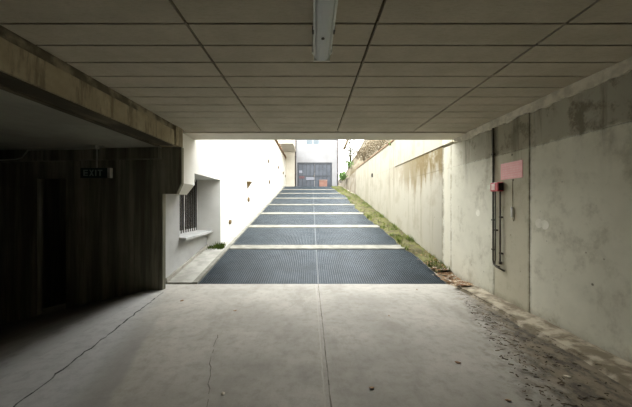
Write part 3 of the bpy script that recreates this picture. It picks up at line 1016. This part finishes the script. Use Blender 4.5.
leaf_cloud('green_shrub', px(342.5, 176, 20.8), (.30, .5, .32), 520, .13, M['leafgreen'], 'green leafy shrub on the bank beside the far building', 1)
leaf_cloud('green_shrub', px(349, 164, 20.2), (.30, .4, .30), 260, .10, M['leafgreen'], 'thin green shrub over the far end of the right wall', 2)
leaf_cloud('green_shrub', px(393.5, 143, 9.9), (.18, .25, .17), 150, .06, M['leafgreen'], 'small green plant overhanging the top of the right wall', 3)
leaf_cloud('dry_bush', px(364, 154, 17.0), (.65, 1.2, .40), 1800, .07, M['drystem'], 'dry brown bush behind the middle of the right wall', 4, cat='bush')
leaf_cloud('dry_bush', px(379, 144.5, 15.0), (.75, 1.3, .36), 1800, .065, M['drystem'], 'dry brown bush behind the nearer right wall', 5, cat='bush')

tr = thing('tree', (4.1, 28.6, R(2.6)), 'pale leafy tree rising behind the right corner of the far building', 'tree')
rnd = random.Random(33)
b = MB(); b.tube([(4.1, 28.6, R(2.4)), (4.0, 28.6, R(4.2)), (3.95, 28.5, R(6.5))], [.14, .11, .04], 8)
for k in range(9):
    z_ = R(3.8 + .3 * k); a = k * 2.4
    b.tube([(4.0, 28.6, z_), (4.0 + math.cos(a) * .6, 28.6 + math.sin(a) * .6, z_ + .4), (4.0 + math.cos(a) * 1.1, 28.6 + math.sin(a) * 1.0, z_ + .9)], [.04, .03, .012], 6)
b.build('trunk', M['drystem'], tr)
b = MB()
for i in range(2600):
    d = Vector((rnd.gauss(0, 1), rnd.gauss(0, 1), rnd.gauss(0, 1))).normalized() * rnd.random() ** .45
    p_ = Vector((4.0 + d.x * 1.35, 28.6 + d.y * 1.3, R(5.4) + d.z * 2.0))
    a = Vector((rnd.uniform(-1, 1), rnd.uniform(-1, 1), rnd.uniform(-.6, .8))).normalized()
    q = a.cross(Vector((rnd.uniform(-1, 1), rnd.uniform(-1, 1), rnd.uniform(-1, 1)))).normalized()
    l = rnd.uniform(.08, .17)
    b.quad(p_, p_ + a * l * .5 + q * l * .28, p_ + a * l, p_ + a * l * .5 - q * l * .28)
M['paleleaf'] = mottled('pale_tree_leaf', (0.065, 0.075, 0.032), (0.11, 0.12, 0.06), 3, rough=.6)
b.build('foliage', M['paleleaf'], tr, normals=False)

# moss and grass strip up the right side of the ramp
b = MB()
rows = []
Yl = [5.55 + i * 0.12 for i in range(140)]
Yl = [y for y in Yl if y < 22.2]
def xw(Y):
    return XR if Y < 17.3 else XR - .12 - 0.5 * (Y - 17.3) / 7.0
def moss_w(Y):
    base = 0.30 + 0.20 * max(0, min(1, (Y - 5.6) / 1.6)) + 0.12 * mnoise.noise((Y * 1.3, 0, 9)) + 0.06 * mnoise.noise((Y * 5, 0, 4))
    return max(.14, base + (0.30 if Y > 12 else 0.30 * max(0, (Y - 8) / 4)))
for Y in Yl:
    w_ = moss_w(Y)
    r_ = []
    for k in range(7):
        u = k / 6
        x_ = xw(Y) - .004 - w_ * (1 - u)
        h = (0.045 * math.sin(math.pi * min(1, u * .8 + .1)) + .03 * mnoise.noise((x_ * 6, Y * 6, 0))) if 0 < k else -0.03
        r_.append(b.bm.verts.new((x_, Y, (Y - Y0) * SL + .012 + h)))
    rows.append(r_)
for A, B in zip(rows[:-1], rows[1:]):
    for k in range(6):
        f = b.bm.faces.new((A[k], A[k + 1], B[k + 1], B[k])); f.smooth = True
tag(b.build('moss', M['moss']), 'brown-green moss growing along the foot of the right ramp wall', 'moss', kind='stuff')
b = MB()
rnd = random.Random(21)
for i in range(9000):
    Y = 5.6 + 16.4 * rnd.random() ** 1.3
    if Y < 6.3 and rnd.random() < .55: continue
    w_ = moss_w(Y)
    x_ = xw(Y) - .02 - w_ * (rnd.random() * .95)
    if mnoise.noise((x_ * 2.5, Y * 1.6, 7)) < .02 and rnd.random() < .85: continue
    z_ = (Y - Y0) * SL + .02
    h = rnd.uniform(.04, .11) * (1.4 if mnoise.noise((Y * 1.1, 0, 2)) > .1 else 1)
    a = rnd.uniform(0, 6.28)
    wv = .008
    dx, dy = math.cos(a), math.sin(a)
    ln = rnd.uniform(0, .07)
    b.tri((x_ - dy * wv, Y + dx * wv, z_), (x_ + dy * wv, Y - dx * wv, z_), (min(x_ + dx * ln, xw(Y) - .006), Y + dy * ln, z_ + h))
tag(b.build('grass', M['grass'], normals=False), 'yellow-green grass tufts along the foot of the right ramp wall', 'grass', kind='stuff')
b = MB()
for i in range(260):
    x_ = rnd.uniform(-2.56, -2.16); Y = 7.0 + rnd.gauss(0, .06)
    if Y > 7.07 and x_ < XU: Y = 7.05
    z_ = (Y - Y0) * SL + .03
    a = rnd.uniform(0, 6.28); h = rnd.uniform(.04, .15) * (1.2 if x_ > -2.4 else .5); ln = rnd.uniform(0, .06)
    if Y + math.sin(a) * ln > 7.07 and x_ + math.cos(a) * ln < XU + .02: ln = 0
    b.tri((x_ - .008, Y, z_), (x_ + .008, Y, z_), (x_ + math.cos(a) * ln, Y + math.sin(a) * ln, z_ + h))
tag(b.build('grass', M['grass'], normals=False), 'little weed tuft at the foot of the white window pier', 'grass', kind='stuff')


def leaf_shape(b, c, l, a, tilt, mi=0, curl=.12):
    """one curled leaf lying on the ground"""
    c = Vector(c)
    u = Vector((math.cos(a), math.sin(a), 0)); v = Vector((-math.sin(a), math.cos(a), 0)); n = Vector((0, 0, 1))
    L = []
    for t, w_ in ((0, .04), (.2, .26), (.45, .36), (.75, .24), (1, .02)):
        mid = c + u * (t - .5) * l + n * (abs(t - .5) * curl * l + .003)
        L.append([b.bm.verts.new(mid + v * w_ * l * s + n * (abs(s) * curl * w_ * l * (1 + tilt * s))) for s in (-1, 0, 1)])
    for A, B in zip(L[:-1], L[1:]):
        for k in (0, 1):
            f = b.bm.faces.new((A[k], A[k + 1], B[k + 1], B[k])); f.smooth = True; f.material_index = mi


# leaf litter at the foot of the right wall
b = MB()
for i in range(420):
    Y = 4.75 + abs(rnd.gauss(0, .8))
    if Y > 7.4: continue
    x_ = XR - .05 - abs(rnd.gauss(0, .16))
    if x_ < 2.35: continue
    leaf_shape(b, (x_, Y, max(0, (Y - Y0) * SL) + (.06 if Y < Y0 else .045 if Y > 5.55 else .012)), rnd.uniform(.04, .09), rnd.uniform(0, 6.28), rnd.uniform(-.5, .5), 0 if rnd.random() < .75 else 1)
tag(b.build('leaf_litter', [M['leafbrown'], M['leafpale']], normals=False), 'brown dead leaves gathered at the right foot of the ramp', 'leaves', kind='stuff')
# twigs, crumbs of soil washed along the wall
b = MB()
for i in range(900):
    Y = rnd.uniform(1.2, 5.0)
    x_ = min(2.52, 0.95 + .315 * Y + abs(rnd.gauss(0.25, .35)))
    s = rnd.uniform(.002, .007)
    a = rnd.uniform(0, 3.14); l = s * rnd.uniform(1, 4)
    z_ = 0.0 if x_ < 2.44 else .035
    dx, dy = math.cos(a) * l, math.sin(a) * l
    b.hexa([(x_ - dx - dy * .3, Y - dy + dx * .3, z_), (x_ + dx - dy * .3, Y + dy + dx * .3, z_), (x_ + dx + dy * .3, Y + dy - dx * .3, z_), (x_ - dx + dy * .3, Y - dy - dx * .3, z_),
            (x_ - dx, Y - dy, z_ + s), (x_ + dx * .8, Y + dy * .8, z_ + s), (x_ + dx * .9, Y + dy * .7, z_ + s * .8), (x_ - dx * .8, Y - dy * .8, z_ + s)])
M['soil'] = mottled('dark_soil_crumbs', (0.09, 0.072, 0.048), (0.24, 0.19, 0.13), 20)
tag(b.build('soil_crumbs', M['soil']), 'soil crumbs and twigs strewn on the dirty floor by the right wall', 'dirt', kind='stuff')

# single leaves and scraps on the floor
for (x_, y_, l, mat, lab) in (
        (235, 311, .075, 'leafbrown', 'single brown leaf on the left half of the floor near the ramp foot'),
        (417, 290, .06, 'leafbrown', 'dry leaf on the floor just before the right end of the ramp foot'),
        (389, 316, .045, 'leafbrown', 'tiny dry leaf on the middle floor right of the centre joint'),
        (458, 363, .075, 'leafbrown', 'dark curled leaf on the floor before the edge of the dirt'),
        (371.5, 388.5, .06, 'leafbrown', 'dry leaf at the bottom of the picture right of the centre joint'),
        (508, 401, .055, 'leafbrown', 'dry leaf on the dirty floor at the bottom right'),
        (223, 394, .06, 'leafpale', 'pale leaf at the bottom left beside the floor crack'),
        (182, 301, .10, 'leafbrown', 'dark scrap on the floor near the left end of the ramp foot'),
        (567, 377, .075, 'leafpale', 'pale leaf lying in the dirt beside the right kerb')):
    Y = CH * FPX / (y_ - 203.5); X = (x_ - 311) * Y / FPX
    b = MB(); leaf_shape(b, (X, Y, 0), l * .72, x_ * 1.7, .3)
    o = b.build('dry_leaf', M[mat], normals=False)
    so = o.modifiers.new('thickness', 'SOLIDIFY'); so.thickness = .0012
    tag(o, lab, 'leaf', 'single leaves on the floor')
